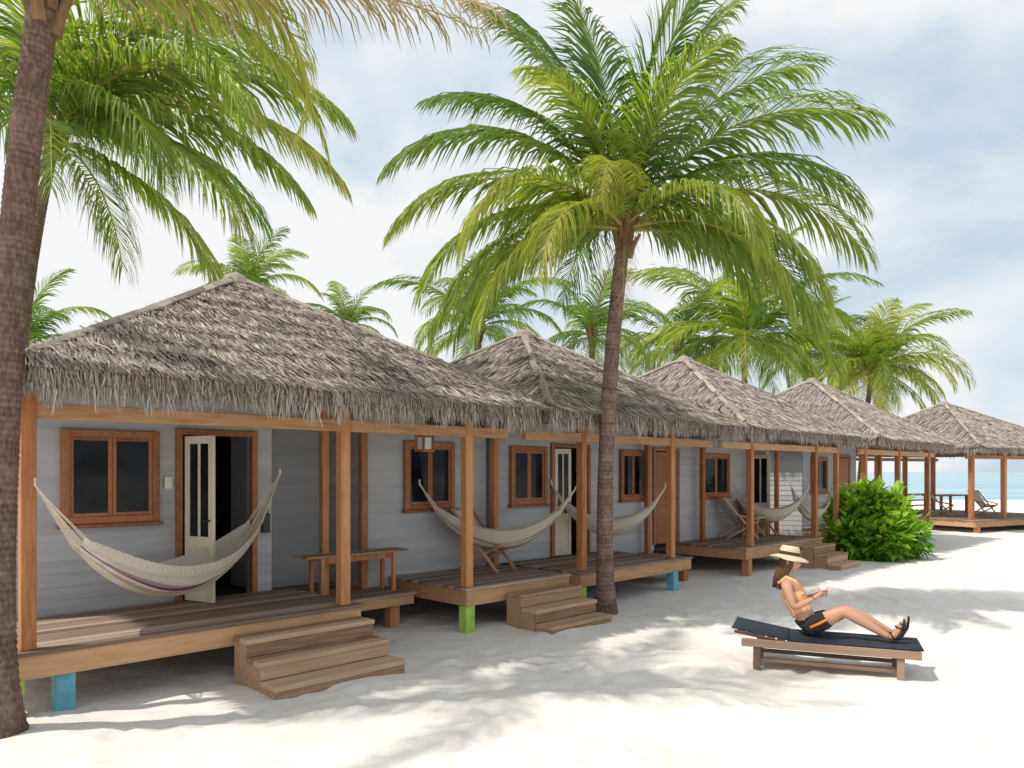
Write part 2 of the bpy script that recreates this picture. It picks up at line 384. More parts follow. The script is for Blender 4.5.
def posts(root,pl_):
    for x,y,z0,z1,w in pl_:
        p=MB(); a=w/2; k=Matrix.Translation((x,y,0))@Matrix.Rotation(R(random.uniform(-1.5,1.5)),4,'Z')
        p.box(-a,a,-a,a,z0,z1,None,k); p.build('post',M['post'],root,bevel=.012)

DZ=.57; EZ=2.93
def bungalow(label,s0,s1,apz,pf=6.77,pb=12.87,aps=None,apx_p=9.82,dens=80,pale=0,sm=1.0):
    sc=(s0+s1)/2; l=W(sc,PF)
    root=thing('thatched_bungalow',label,'bungalow',l,R(45),'thatched bungalows in a row along the beach')
    aps=sc if aps is None else aps
    thatch_roof(root,s0-sc,s1-sc,pf-PF,pb-PF,(aps-sc,apx_p-PF,apz),EZ,dens,pale,sm)
    return root,sc
WY=8.9-PF
def room(root,sc,segs,doors,sa,sb,back=12.2):
    wl=MB(); zt=2.95; y=WY
    for a,b_,p in segs:
        yy=p-PF; cur=a
        for da,db in sorted(doors):
            if a<=da and db<=b_ and abs(p-8.9)<.01:
                siding(wl,(cur-sc,yy),(da-sc,yy),DZ-.12,zt)
                siding(wl,(da-sc,yy),(db-sc,yy),DZ+1.98,zt); cur=db
        siding(wl,(cur-sc,yy),(b_-sc,yy),DZ-.18,zt)
    for i in range(len(segs)-1):
        p0=segs[i][2]-PF; p1=segs[i+1][2]-PF; x=segs[i][1]-sc
        siding(wl,(x,p0),(x,p1),DZ-.18,zt)
    yb=back-PF
    siding(wl,(sa-sc,yb),(sa-sc,segs[0][2]-PF),.2,zt)
    siding(wl,(sb-sc,segs[-1][2]-PF),(sb-sc,yb),.2,zt)
    siding(wl,(sb-sc,yb),(sa-sc,yb),.2,zt)
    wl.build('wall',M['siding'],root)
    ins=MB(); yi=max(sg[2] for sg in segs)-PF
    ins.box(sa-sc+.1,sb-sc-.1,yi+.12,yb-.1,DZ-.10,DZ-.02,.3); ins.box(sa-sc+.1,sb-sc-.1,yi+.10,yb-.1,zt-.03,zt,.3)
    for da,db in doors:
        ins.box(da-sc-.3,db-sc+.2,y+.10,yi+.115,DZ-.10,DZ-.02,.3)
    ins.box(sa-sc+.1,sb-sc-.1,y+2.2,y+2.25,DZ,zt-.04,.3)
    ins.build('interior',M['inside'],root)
def beam(root,xa,xb,y,z):
    m=MB(); m.box(xa,xb,y-.045,y+.045,z,z+.13); m.build('beam',M['rail'],root,bevel=.006)

# ---- bungalow 1 (nearest)
r1,c1=bungalow('nearest thatched bungalow with open cream glazed door and blue footing at its deck corner',1.48,7.24,4.60,aps=4.58,dens=235)
room(r1,c1,[(1.62,4.62,8.9),(4.62,6.0,9.85),(6.0,8.30,8.9)],[(3.50,4.34)],1.62,8.30)
window(r1,2.26-c1,3.24-c1,WY,1.50,2.50)
door_frame(r1,3.50-c1,4.34-c1,WY,DZ,DZ+1.91)
door_leaf(r1,3.53-c1,WY-.07,R(-74),.47,DZ,DZ+1.89,s=.075)
window(r1,6.66-c1,7.60-c1,WY,1.50,2.50)
deck(r1,1.42-c1,4.86-c1,7.20-PF,8.88-PF,DZ,[(1.89-c1,7.33-PF,'blue'),(1.52-c1,7.36-PF,'green')])
deck(r1,6.38-c1,8.42-c1,7.20-PF,8.88-PF,DZ,[(6.49-c1,7.31-PF,'green'),(8.2-c1,7.6-PF,'post')])
deck(r1,4.90-c1,6.34-c1,8.15-PF,9.82-PF,.44,[(5.15-c1,8.33-PF,'post'),(6.06-c1,8.33-PF,'post')],.16,'rail')
stairs(r1,3.32-c1,4.78-c1,7.20-PF,DZ,3,.28)
stairs(r1,7.06-c1,8.30-c1,7.20-PF,DZ,3,.27)
posts(r1,[(1.62-c1,0,DZ,2.75,.115),(4.66-c1,0,DZ,2.85,.12),(6.50-c1,0,DZ,2.8,.12),(5.28-c1,8.75-PF,.44,2.95,.10),(5.93-c1,8.82-PF,.44,2.95,.10),(8.33-c1,8.72-PF,DZ,2.9,.10)])
beam(r1,1.5-c1,7.2-c1,0,2.50)
# ---- bungalow 2
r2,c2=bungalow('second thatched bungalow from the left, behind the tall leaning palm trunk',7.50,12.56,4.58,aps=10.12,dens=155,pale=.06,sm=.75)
room(r2,c2,[(8.42,12.72,8.9)],[(9.90,10.82)],8.42,12.72)
window(r2,8.82-c2,9.70-c2,WY,1.50,2.48)
door_frame(r2,9.90-c2,10.82-c2,WY,DZ,DZ+1.91)
door_leaf(r2,9.93-c2,WY-.02,R(-4),.40,DZ,DZ+1.89,'door',True,.07)
window(r2,11.80-c2,12.62-c2,WY,1.50,2.48)
deck(r2,8.62-c2,11.42-c2,7.20-PF,8.88-PF,DZ,[(8.74-c2,7.31-PF,'green'),(11.22-c2,7.31-PF,'blue')])
posts(r2,[(8.80-c2,0,DZ,2.8,.12),(11.18-c2,0,DZ,2.8,.12),(12.50-c2,8.72-PF,.0,2.9,.10)])
beam(r2,7.55-c2,12.5-c2,0,2.50)
deck(r2,11.5-c2,12.6-c2,7.75-PF,8.88-PF,.45,[(12.4-c2,7.85-PF,'post')])
# ---- bungalow 3
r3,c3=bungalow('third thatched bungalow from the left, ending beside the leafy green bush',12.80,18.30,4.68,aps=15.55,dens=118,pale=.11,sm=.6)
room(r3,c3,[(12.85,18.0,8.9)],[(12.98,13.78),(16.9,17.7)],12.85,18.0)
door_frame(r3,12.98-c3,13.78-c3,WY,DZ,DZ+1.91); door_leaf(r3,13.01-c3,WY-.02,R(-3),.74,DZ,DZ+1.89,'frame',False)
window(r3,14.75-c3,15.95-c3,WY,1.48,2.46)
door_frame(r3,16.9-c3,17.7-c3,WY,DZ,DZ+1.91)
door_leaf(r3,16.93-c3,WY-.07,R(-80),.45,DZ,DZ+1.89,s=.07)
deck(r3,13.62-c3,17.2-c3,7.20-PF,8.88-PF,DZ,[(13.85-c3,7.31-PF,'post'),(17.0-c3,7.31-PF,'blue')])
stairs(r3,16.0-c3,17.1-c3,7.20-PF,DZ,3,.28)
posts(r3,[(14.0-c3,0,DZ,2.8,.12),(17.0-c3,0,DZ,2.8,.12),(14.55-c3,8.72-PF,DZ,2.9,.10),(16.96-c3,8.2-PF,DZ,2.9,.09),(18.2-c3,0,0,2.8,.11)])
beam(r3,12.85-c3,18.25-c3,0,2.50)
# ---- bungalow 4
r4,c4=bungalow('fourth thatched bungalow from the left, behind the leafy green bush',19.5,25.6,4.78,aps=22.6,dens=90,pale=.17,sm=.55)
room(r4,c4,[(19.9,23.6,8.9)],[(22.2,23.0)],19.9,23.6)
window(r4,20.4-c4,21.4-c4,WY,1.48,2.46)
door_frame(r4,22.2-c4,23.0-c4,WY,DZ,DZ+1.91); door_leaf(r4,22.23-c4,WY-.02,R(-3),.74,DZ,DZ+1.89,'frame',False)
deck(r4,19.8-c4,25.2-c4,7.20-PF,8.88-PF,DZ,[(20-c4,7.31-PF,'post'),(22.6-c4,7.31-PF,'post'),(25-c4,7.31-PF,'green')])
posts(r4,[(19.95-c4,0,DZ,2.8,.13),(22.4-c4,0,DZ,2.8,.13),(24.95-c4,0,DZ,2.8,.13),(23.7-c4,8.7-PF,DZ,2.9,.12),(25.0-c4,8.7-PF,DZ,2.9,.12)])
beam(r4,19.6-c4,25.5-c4,0,2.50)
# ---- far open pavilion
r5=thing('thatched_pavilion','farthest open sided thatched pavilion on a low deck near the sea','pavilion',(16.9,29.5,0),R(28))
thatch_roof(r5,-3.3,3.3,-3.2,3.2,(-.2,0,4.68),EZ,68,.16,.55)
deck(r5,-3.2,3.4,-3.0,2.6,.42,[(-3,-2.9,'post'),(0,-2.9,'post'),(3.2,-2.9,'post')])
posts(r5,[(x,y,.42,2.9,.15) for x in (-2.8,-.9,.9,2.8) for y in (-2.6,2.4)])
beam(r5,-3.1,3.1,-2.6,2.5); beam(r5,-3.1,3.1,2.4,2.5)
for z0,z1 in ((1.05,1.13),(.82,.88),(.60,.66)):
    rl=MB(); rl.box(-2.8,2.8,2.37,2.42,z0,z1); rl.build('railing',M['rail'],r5)

# small things on the nearest wall
t=thing('lock_box','small black lock box hung on the siding right of the open cream door','lock box',W(4.50,8.86,1.42),R(45))
m=MB(); m.box(-.05,.05,-.07,0,-.12,.12); m.build('case',M['black'],t,bevel=.01)
m=MB(); m.tube([(-.03,-.03,.12),(-.03,-.03,.19),(.03,-.03,.19),(.03,-.03,.12)],.008,6,.5); m.build('shackle',M['metal'],t)
t=thing('light_switch','small cream light switch on the siding between window and open door','light switch',W(3.345,8.882,1.93),R(45))
m=MB(); m.box(-.045,.045,-.022,0,-.07,.07); m.build('plate',M['white'],t,bevel=.004)
m=MB(); m.box(-.014,.014,-.030,-.022,-.03,.03); m.build('rocker',M['white'],t)
t=thing('hanging_lantern','small square wooden lantern hanging under the nearest roof before the gray wall','lantern',W(6.35,8.0,2.54),R(45))
m=MB(); m.tube([(0,0,0),(0,0,.35)],.005,5,.5); m.build('cord',M['rope'],t)
m=MB()
for x in (-.08,.08):
    for y in (-.08,.08): m.box(x-.012,x+.012,y-.012,y+.012,-.22,0)
for z in (-.22,-.02):
    m.box(-.095,.095,-.095,-.07,z,z+.022); m.box(-.095,.095,.07,.095,z,z+.022); m.box(-.095,-.07,-.07,.07,z,z+.022); m.box(.07,.095,-.07,.07,z,z+.022)
m.box(-.1,.1,-.1,.1,.003,.02); m.build('frame',M['frame'],t)
m=MB(); m.box(-.065,.065,-.065,.065,-.19,-.03,.5); m.build('shade',M['white'],t)

# ------------------------------------------------------------------ bench, chairs, table
t=thing('wooden_bench','plain wooden bench on the low deck between the two nearest raised decks','bench',W(5.62,8.58,.44),R(45))
for k in range(2):
    m=MB(); m.box(-.78,.78,-.17+.175*k,-.17+.175*k+.165,.525,.555); m.build('seat_board',M['step'],t,bevel=.005)
for x in (-.55,.55):
    for y in (-.13,.13):
        m=MB(); m.box(x-.024,x+.024,y-.024,y+.024,0,.523); m.build('leg',M['post'],t,bevel=.004)
for a in ((-.52,.52,-.147,-.12,.45,.522),(-.52,.52,.12,.147,.45,.522)):
    m=MB(); m.box(*a); m.build('apron',M['post'],t)

def make_chair(label,loc,rz,mat):
    t=thing('deck_chair',label,'chair',loc,rz,'canvas deck chairs on the decks')
    for x in (-.26,.26):
        m=MB(); m.bar((x,-.40,.0),(x,.42,.92),.035,.035); m.build('back_frame',M['rail'],t)
        m=MB(); m.bar((x*.9,.35,.0),(x*.9,-.42,.40),.035,.035); m.build('leg',M['rail'],t)
        m=MB(); m.bar((x*1.12,-.40,.42),(x*1.12,.20,.56),.05,.025); m.build('armrest',M['rail'],t)
    for a,b_ in (((-.27,.41,.91),(.27,.41,.91)),((-.25,-.41,.39),(.25,-.41,.39))):
        m=MB(); m.tube([a,b_],.018,6); m.build('crossbar',M['rail'],t)
    m=MB(); n=12; pr=[]
    for i in range(n+1):
        u=i/n; y=-.41+.82*u; z=.40+.51*u-.34*math.sin(math.pi*u)**.9*(1-.35*u); pr.append((y,z))
    vs=[(x,y,z) for y,z in pr for x in (-.23,.23)]
    m.add(vs,[(2*i,2*i+1,2*i+3,2*i+2) for i in range(n)],.5); m.build('sling',mat,t,True)
    return t
ch=make_chair('cream canvas deck chair on the deck behind the second hammock from the left',W(7.85,8.45,DZ),R(60),M['canvas'])
for lab,l,rz in (('cream canvas deck chair near a small wooden table, left chair on the third bungalow deck',W(15.6,8.5,DZ),R(100)),
              ('cream canvas deck chair at the right end of the third bungalow deck',W(16.55,8.5,DZ),R(40)),
              ('cream canvas deck chair on the far pavilion deck, the left of two',(15.9,28.2,.42),R(60)),
              ('cream canvas deck chair on the far pavilion deck, the right of two',(17.9,28.9,.42),R(20))):
    c=copy_tree(ch); c.location=l; c.rotation_euler.z=rz; c['label']=lab
t=thing('side_table','small wooden side table between chairs on the third bungalow deck','table',W(16.1,8.3,DZ),R(45))
m=MB(); m.box(-.3,.3,-.22,.22,.44,.48); m.build('tabletop',M['step'],t,bevel=.005)
for x in (-.25,.25):
    for y in (-.17,.17):
        m=MB(); m.box(x-.025,x+.025,y-.025,y+.025,0,.438); m.build('leg',M['post'],t)
t=thing('wooden_table','dark wooden table standing on the far pavilion deck','table',(16.9,29.6,.42),R(28))
m=MB(); m.box(-.9,.9,-.4,.4,.70,.75); m.build('tabletop',M['frame'],t)
for x in (-.8,.8):
    for y in (-.32,.32):
        m=MB(); m.box(x-.04,x+.04,y-.04,y+.04,0,.70); m.build('leg',M['frame'],t)

# ------------------------------------------------------------------ hammocks
def hammock(label,A,B,low,mat,half=.36,u0=.10,u1=.88,rise=.30):
    A=Vector(A); B=Vector(B); mid=(A+B)/2
    t=thing('hammock',label,'hammock',A,0,'hammocks slung between posts and walls'); O=A.copy()
    hz=Vector((B.x-A.x,B.y-A.y,0)).normalized(); sd=Vector((hz.y,-hz.x,0))
    if sd.y>0: sd=-sd
    sag=mid.z-low
    def cl(u): return A.lerp(B,u)+Vector((0,0,-sag*(1-(2*u-1)**2)**.85))
    nu,nv=44,28; m=MB(); P=[]
    for i in range(nu+1):
        q=i/nu; u=u0+(u1-u0)*q; g=max(.14,math.sin(math.pi*(.03+.94*q)))**.55
        row=[]
        for j in range(nv+1):
            v=-1+2*j/nv
            c=cl(u); wr=.012*math.sin(v*15+q*3)*(1-.6*g)+.007*math.sin(v*31+q*9)+.006*math.sin(v*9-q*14)
            row.append(c+sd*(half*v*g*(1-.25*abs(v)))+Vector((0,0,rise*abs(v)**1.8*g+wr)))
        P.append(row)
    for i in range(nu):
        for j in range(nv):
            m.add([P[i][j]-O,P[i+1][j]-O,P[i+1][j+1]-O,P[i][j+1]-O],[(0,1,2,3)],1-(j+.5)/nv)
    me=m.build('cloth',mat,t,True)
    bm=bmesh.new(); bm.from_mesh(me.data); bmesh.ops.remove_doubles(bm,verts=bm.verts,dist=1e-5); bm.to_mesh(me.data); bm.free()
    for end,K,anch in ((0,P[0],A),(nu,P[nu],B)):
        m=MB()
        for j in range(0,nv+1,2):
            m.tube([anch-O,anch.lerp(K[j],.35)-O+Vector((0,0,-.01)),K[j]-O],.005,4,.5,False)
        m.tube([anch-O+Vector((0,0,.06)),anch-O,anch.lerp(K[nv//2],.25)-O],.014,6,.5)
        m.build('rope',M['rope'],t)
    for j in (0,nv):
        m=MB()
        for i in range(1,nu-1,1):
            p=P[i][j]-O; sw=sd*(.02 if j==nv else -.02)
            p2=P[i+1][j]-O; md=(p+p2)/2+sw*.6+Vector((0,0,-.030-.012*random.random()))
            m.tube([p,md,p2],.003,3,.5,False)
            m.tube([md,md+Vector((random.gauss(0,.006),random.gauss(0,.006),-.03))],.003,3,.5,False)
        m.build('fringe',M['rope'],t)
    return t
hammock('nearest cream hammock with purple stripes and fringe, slung on the first deck',W(1.66,7.27,1.94),W(4.63,8.70,2.03),.78,M['hammock_purple'],.38,.12,.86,.33)
hammock('tan striped hammock in front of a canvas chair, second hammock from the left',W(6.92,8.84,1.88),W(8.76,7.38,1.84),.90,M['hammock_tan'],.34)
hammock('pale hammock hanging behind the leaning palm trunk, third from the left',W(9.80,8.84,1.86),W(11.12,7.38,1.80),.95,M['hammock_cream'],.34)
hammock('pale hammock left of the small side table on the third bungalow deck',W(15.98,8.80,1.80),W(16.92,7.42,1.70),.92,M['hammock_cream'],.32)
hammock('striped tan hammock beside the leafy bush at the third bungalow end',W(17.05,7.9,1.75),W(18.2,7.42,1.65),.90,M['hammock_tan'],.30)

# ------------------------------------------------------------------ palms
def frond(mb,O,az,e0,L,droop,g=.7,tb=.4,nl=52,lw=.028,ll=.9,twist=0,skip=.0):
    h=Vector((math.cos(az),math.sin(az),0)); n=26; pts=[]; tans=[]; p=Vector(O)
    bend=random.uniform(-.18,.18)
    for i in range(n+1):
        t=i/n; e=e0-droop*t**1.25
        hh=Vector((math.cos(az+bend*t),math.sin(az+bend*t),0))
        d=hh*math.cos(e)+Vector((0,0,math.sin(e)))
        pts.append(p.copy()); tans.append(d); p=p+d*(L/n)
    mb.tube(pts,[.034*(1-.9*(i/n)**.8)*L/4 for i in range(n+1)],5,min(1,tb+.36),False)
    for i in range(nl):
        t=.06+.94*(i+random.random()*.6)/nl
        fi=min(n-1e-3,t*n); k=int(fi); fr=fi-k
        P=pts[k].lerp(pts[k+1],fr); T=tans[k].lerp(tans[min(n,k+1)],fr).normalized()
        S=T.cross(Vector((0,0,1)))
        S=S.normalized() if S.length>.05 else Vector((-h.y,h.x,0))
        N=S.cross(T).normalized()
        if twist:
            S=(S*math.cos(twist)+N*math.sin(twist)).normalized(); N=S.cross(T).normalized()
        prof=min(1,(t+.08)/.26)**.8*(1-.62*max(0,(t-.5)/.5)**1.8)
        for sg in (-1,1):
            if random.random()<skip: continue
            a=R(54-34*t+random.gauss(0,5)); ln=ll*L/4*prof*random.uniform(.82,1.14)
            d=(T*math.cos(a)+S*sg*math.sin(a)+N*(.17-.13*t)).normalized()
            w=lw*L/4*(.75+.35*prof)
            gg=g*random.uniform(.55,1.22)
            d2=(d+Vector((0,0,-gg*.7))).normalized(); d3=(d2+Vector((0,0,-gg*1.2))).normalized()
            wv=(T*.85+N*.40*random.uniform(-.2,1)).normalized()*w
            A=P; B=A+d*ln*.36; C=B+d2*ln*.34; D=C+d3*ln*.34
            tt=min(.97,max(0,tb+random.gauss(0,.09)+.12*t))
            mb.add([A-wv*.6,A+wv*.6,B+wv,B-wv,C+wv*.72,C-wv*.72,D],[(0,1,2,3),(3,2,4,5),(5,4,6)],tt)
def palm(label,base,ctrl,top,r0,r1,fronds,dry=(),ll=.9,nl=70,rings=.07,group=None,flare=.75,lw=.028,bark='trunk'):
    B=Vector(base); root=thing('coconut_palm',label,'palm tree',B,0,group)
    C=Vector(ctrl)-B; T=Vector(top)-B
    m=MB(); L=T.length; n=int(L/rings); pts=[];rad=[]
    for i in range(n*2+1):
        u=i/(n*2); p=C*2*u*(1-u)+T*u*u
        r=r0+(r1-r0)*u; r*=1+flare*math.exp(-u*L/.25); r*=(1.025 if i%2 else .983)*random.uniform(.985,1.015)
        pts.append(p-Vector((0,0,.25))*(1-u)**30); rad.append(r)
    m.tube(pts,rad,20,.5)
    ring=[.48+.35*noise.noise(Vector((i*.23,3.3,L)))+random.uniform(-.13,.13)+(-.14 if i%2 else .05) for i in range(n*2+2)]
    m.t=[min(1,max(0,ring[min(i//20,n*2)]+.30*noise.noise(Vector((math.cos((i%20)*.314)*1.5,math.sin((i%20)*.314)*1.5,(i//20)*.13))))) for i in range(len(m.t))]
    m.build('trunk',M[bark],root,True)
    cm=MB()
    for az,e,Ln,dr,g,tb in fronds:
        az=R(az); e=R(e); dr=R(dr)
        o=T+Vector((math.cos(az),math.sin(az),0))*r1*.7+Vector((0,0,.10+.004*math.degrees(e)*r1*6))
        frond(cm,o,az,e,Ln,dr,g,tb,nl,lw,ll,random.uniform(-.35,.35))
    cm.build('crown',M['frond'],root)
    for az,e,Ln,dr,g,tb in dry:
        dm=MB(); frond(dm,T,R(az),R(e),Ln,R(dr),g,tb,nl,.010,ll*.9,0,.3); dm.build('dead_frond',M['dry'],root)
    fm=MB()
    for k in range(16):
        a=k*2.4; l=.30+.25*random.random()
        d=Vector((math.cos(a),math.sin(a),0)); z0=-.28+.035*k
        fm.tube([T+d*r1*.75+Vector((0,0,z0)),T+d*(r1*1.25)+Vector((0,0,z0+l*.5)),T+d*(r1*1.3+.10)+Vector((0,0,z0+l))],[.05,.045,.02],5)
    fm.build('fibre_sheath',M['fibre'],root)
    return root
def ring_fronds(n,L,seed,lo=-20,hi=80,tb=.35):
    rr=random.Random(seed); out=[]
    for k in range(n):
        q=k/(n-1); az=k*137.5+rr.uniform(-14,14); e=hi+(lo-hi)*q**.85+rr.uniform(-6,6)
        dr=60+55*(1-abs(2*q-1))+rr.uniform(-10,12)
        if q>.8: dr=60
        out.append((az,e,L*(.72+.28*math.sin(math.pi*min(1,q+.25)))*rr.uniform(.9,1.08),dr,.5+.5*q+rr.uniform(-.1,.15),tb+rr.uniform(-.14,.16)+.22*max(0,q-.6)))
    return out
# main palm (screen right = 0 deg, toward the camera = 270)
main=[(182,36,3.4,88,.85,.62),(177,56,3.7,96,.8,.48),(197,16,3.2,86,.95,.60),(214,30,3.1,110,1.05,.70),(238,12,2.8,96,1.1,.72),(190,0,3.2,72,1.1,.57),(212,-2,3.0,76,1.1,.66),
      (165,66,3.6,68,.7,.42),(148,78,3.6,34,.55,.40),(184,75,3.5,44,.55,.50),(120,84,3.6,22,.5,.40),(25,85,3.6,22,.5,.50),(335,82,3.5,28,.5,.46),(10,78,3.6,36,.55,.46),
      (4,66,3.6,58,.65,.48),(352,55,3.6,82,.7,.54),(2,44,3.6,88,.8,.46),(356,30,3.5,90,.95,.60),(344,14,3.2,94,1.05,.64),(9,10,3.3,82,1.0,.48),(350,-2,3.2,72,1.1,.58),
      (326,4,2.8,86,1.15,.64),(308,25,2.7,110,1.1,.66),(258,38,2.4,116,1.05,.74),(35,24,3.2,90,.95,.40),
      (100,28,3.1,90,.95,.36),(140,24,3.2,90,.95,.40),(162,6,3.1,80,1.0,.46),(232,66,2.8,94,.8,.60),(298,70,2.8,90,.8,.56)]
palm('tall palm with a slim leaning trunk standing in front of the second bungalow',(1.38,11.15,-.02),(1.22,10.55,2.7),(1.54,10.45,5.28),.125,.093,main,[(262,-55,1.3,20,.5,.6),(200,-60,1.2,20,.5,.5)],1.20,100,.06,None,.75,.0225)
# near palm, crown mostly above the frame
near=[(14,34,2.75,150,1.0,.76),(22,15,2.5,95,1.1,.70),(75,40,3.1,90,.7,.5),(60,70,3.2,80,.6,.5),(160,30,3.2,85,.7,.5),(200,25,3.0,85,.8,.5),
      (235,50,2.8,80,.7,.5),(180,70,3.2,70,.5,.5),(100,66,3.2,80,.5,.5),(0,76,3.2,50,.6,.55)]
palm('near palm with thick rough trunk at the left edge beside the nearest deck',(-3.88,5.72,0),(-3.92,5.75,3.2),(-3.50,5.7,5.60),.118,.105,near,[(-2,9,3.45,30,1.6,.5),(4,14,3.3,36,1.5,.15)],.85,80,.05,None,1.5,.026,'trunk_near')
palm('large palm behind the nearest roof, half hidden by the near trunk at left',(-8.15,12.4,0),(-8.2,12.3,4.0),(-7.25,12.0,7.25),.12,.10,
     [(8,40,4.8,80,.85,.58),(352,14,4.4,68,1.0,.58),(338,0,4.2,62,1.1,.58),(320,12,3.9,84,1.1,.52),(300,-5,3.6,62,1.1,.50),(20,60,4.3,78,.75,.54),(350,62,4.3,86,.75,.68),(2,26,4.7,76,.95,.72),(180,20,4,80,.8,.5),(200,50,4,80,.7,.5),(160,35,4,80,.7,.5),
      (90,40,4,80,.6,.44),(50,25,4,75,.75,.42),(270,30,3.4,100,1.0,.50),(285,62,3.6,90,.8,.58),(240,20,3.6,90,.9,.5),(120,70,3.8,50,.5,.44),(10,80,3.8,52,.6,.54),(0,-22,3.8,50,1.1,.64),(325,-28,3.3,45,1.1,.58),(340,36,4.2,92,.95,.64)],[(350,-50,2,20,1,.5)],1.24,98,.07,None,.75,.024)
def bgpalm(px,py,Yd,L,label,seed,n=20,lean=0,base=None,tb=.46,lo=-20):
    x=(px-512)/F*Yd; z=CH+(472-py)/F*Yd
    b=base or (x-lean,Yd+.3,0)
    palm(label,b,((b[0]+x)/2-lean*.3,Yd+.2,z*.5),(x,Yd,z),.13,.10,ring_fronds(n,L,seed,lo=lo,tb=tb),(),1.18,64,.12,None,.75,.029)
bgpalm(247,296,25,2.5,'palm crown peeking up behind the nearest roof peak',3,24)
bgpalm(347,330,28,2.1,'low palm crown peeking over the right slope of the nearest roof',4,20)
bgpalm(478,332,22,2.9,'palm behind the nearest roof, just left of the tall leaning palm',5,22)
bgpalm(592,340,25,2.9,'palm close behind the tall leaning palm, over the second roof',6,20)
bgpalm(745,345,27.5,4.9,'big palm behind the third roof, right of the tall leaning palm',8,28,0,tb=.54)
bgpalm(678,352,31,3.6,'palm low behind the second roof, just right of the tall leaning trunk',9,22)
bgpalm(872,374,34,4.4,'yellowish palm rising behind the fourth roof, left of the far pavilion',11,38,.5,tb=.62)
bgpalm(806,356,38,4.0,'distant low palm behind the fourth roof, left of the yellowish palm',12,24)
bgpalm(20,356,17,2.1,'low palm at the far left behind the near trunk',13,22)

# ------------------------------------------------------------------ bush
bx=thing('leafy_bush','bright green leafy bush on the sand in front of the fourth bungalow','bush',(8.60,18.2,0))
m=MB(); rr=random.Random(5)
lobes=[(0,0,.82,.82),(-.55,.0,.60,.60),(.58,-.1,.58,.58),(.15,-.35,.52,.58),(-.2,.3,1.12,.6),(.42,.2,1.08,.55),(-.74,-.2,.42,.42),(.80,-.1,.38,.42),(0,-.55,.4,.45),(.1,.1,1.36,.42),(-.5,.1,1.06,.4)]
for i in range(2900):
    lx,ly,lz,lr=rr.choice(lobes)
    d=Vector((rr.gauss(0,1),rr.gauss(0,1),rr.gauss(0,1))).normalized(); q=lr*(rr.random()**.35)*rr.uniform(.8,1.22)
    P=Vector((lx,ly,lz))+d*q
    if P.z<.03: continue
    o=(d+Vector((rr.gauss(0,.5),rr.gauss(0,.5),rr.gauss(.1,.5)))).normalized()
    s=o.cross(Vector((rr.gauss(0,.4),rr.gauss(0,.4),1))).normalized(); nn=s.cross(o); l=rr.uniform(.17,.35); w=l*.27
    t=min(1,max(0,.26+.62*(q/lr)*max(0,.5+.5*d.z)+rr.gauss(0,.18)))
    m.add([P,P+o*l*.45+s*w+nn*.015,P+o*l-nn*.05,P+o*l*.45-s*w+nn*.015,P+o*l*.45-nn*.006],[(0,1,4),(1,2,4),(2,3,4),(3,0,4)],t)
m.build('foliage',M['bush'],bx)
for k in range(9):
    s=MB(); a=k*.7; s.tube([(math.cos(a)*.12,math.sin(a)*.12,-.1),(math.cos(a)*.3,math.sin(a)*.25,.5),(math.cos(a)*.6,math.sin(a)*.45,1.05)],[.03,.022,.008],6); s.build('stem',M['stem'],bx)

# ------------------------------------------------------------------ lounger
LP=(3.25,7.98,0); LR=R(-22)
lg=thing('sun_lounger','low wooden sun lounger with thin navy pad under the seated person','sun lounger',LP,LR)
for y in (-.30,.30):
    m=MB(); m.box(-.78,.90,y-.022,y+.022,.225,.305); m.build('side_rail',M['lounger'],lg,bevel=.006)
for x in (-.63,.72):
    for y in (-.262,.262):
        m=MB(); m.box(x-.035,x+.035,y-.014,y+.014,-.04,.295); m.box(x-.034,x+.034,y-.04,y+.04,-.04,.22); m.build('leg',M['lounger'],lg,bevel=.006)
for y0,y1 in ((-.235,-.20),(.20,.235)):
    m=MB(); m.box(-.62,.71,y0,y1,.06,.10); m.build('stretcher',M['lounger'],lg,bevel=.004)
m=MB()
for i in range(12):
    x=-.30+i*.10; m.box(x,x+.085,-.277,.277,.282,.303)
m.build('slat_base',M['lounger'],lg,bevel=.003)
hm=Matrix.Translation((-.32,0,.300))@Matrix.Rotation(R(9),4,'Y')
m=MB()
for i in range(5): m.box(-.11-i*.1,-.03-i*.1,-.29,.29,-.01,.010,None,hm)
m.box(-.54,-.03,-.27,-.23,-.035,-.012,None,hm); m.box(-.54,-.03,.23,.27,-.035,-.012,None,hm)
m.build('backrest',M['lounger'],lg,bevel=.003)
def cushion(name,x0,x1,mt,y=.30,z0=.0,th=.026):
    m=MB(); nx_,ny_=14,10; vs=[]
    for side in (1,0):
        for i in range(nx_+1):
            for j in range(ny_+1):
                u=i/nx_; v=j/ny_
                e=min(1,min(u,1-u)*9+.0)**.5*min(1,min(v,1-v)*7)**.5
                z=z0+th*(.55+.45*e) if side else z0
                vs.append(mt@Vector((x0+(x1-x0)*u,-y+2*y*v,z)))
    o=(nx_+1)*(ny_+1); fs=[]
    for i in range(nx_):
        for j in range(ny_):
            a=i*(ny_+1)+j; q=(a,a+ny_+1,a+ny_+2,a+1); fs.append(q); fs.append(tuple(o+k for k in reversed(q)))
    for i in range(nx_):
        a=i*(ny_+1); b_=a+ny_+1; fs.append((a,a+o,b_+o,b_)); a2=a+ny_; b2=b_+ny_; fs.append((a2,b2,b2+o,a2+o))
    for j in range(ny_):
        fs.append((j,j+1,j+1+o,j+o)); a=nx_*(ny_+1)+j; fs.append((a,a+o,a+1+o,a+1))
    m.add(vs,fs,.5); return m.build(name,M['cushion'],lg,True)
cushion('cushion',-.33,.92,Matrix.Translation((0,0,.309)))
cb=cushion('back_cushion',-.57,-.0,hm@Matrix.Translation((0,0,.013)))
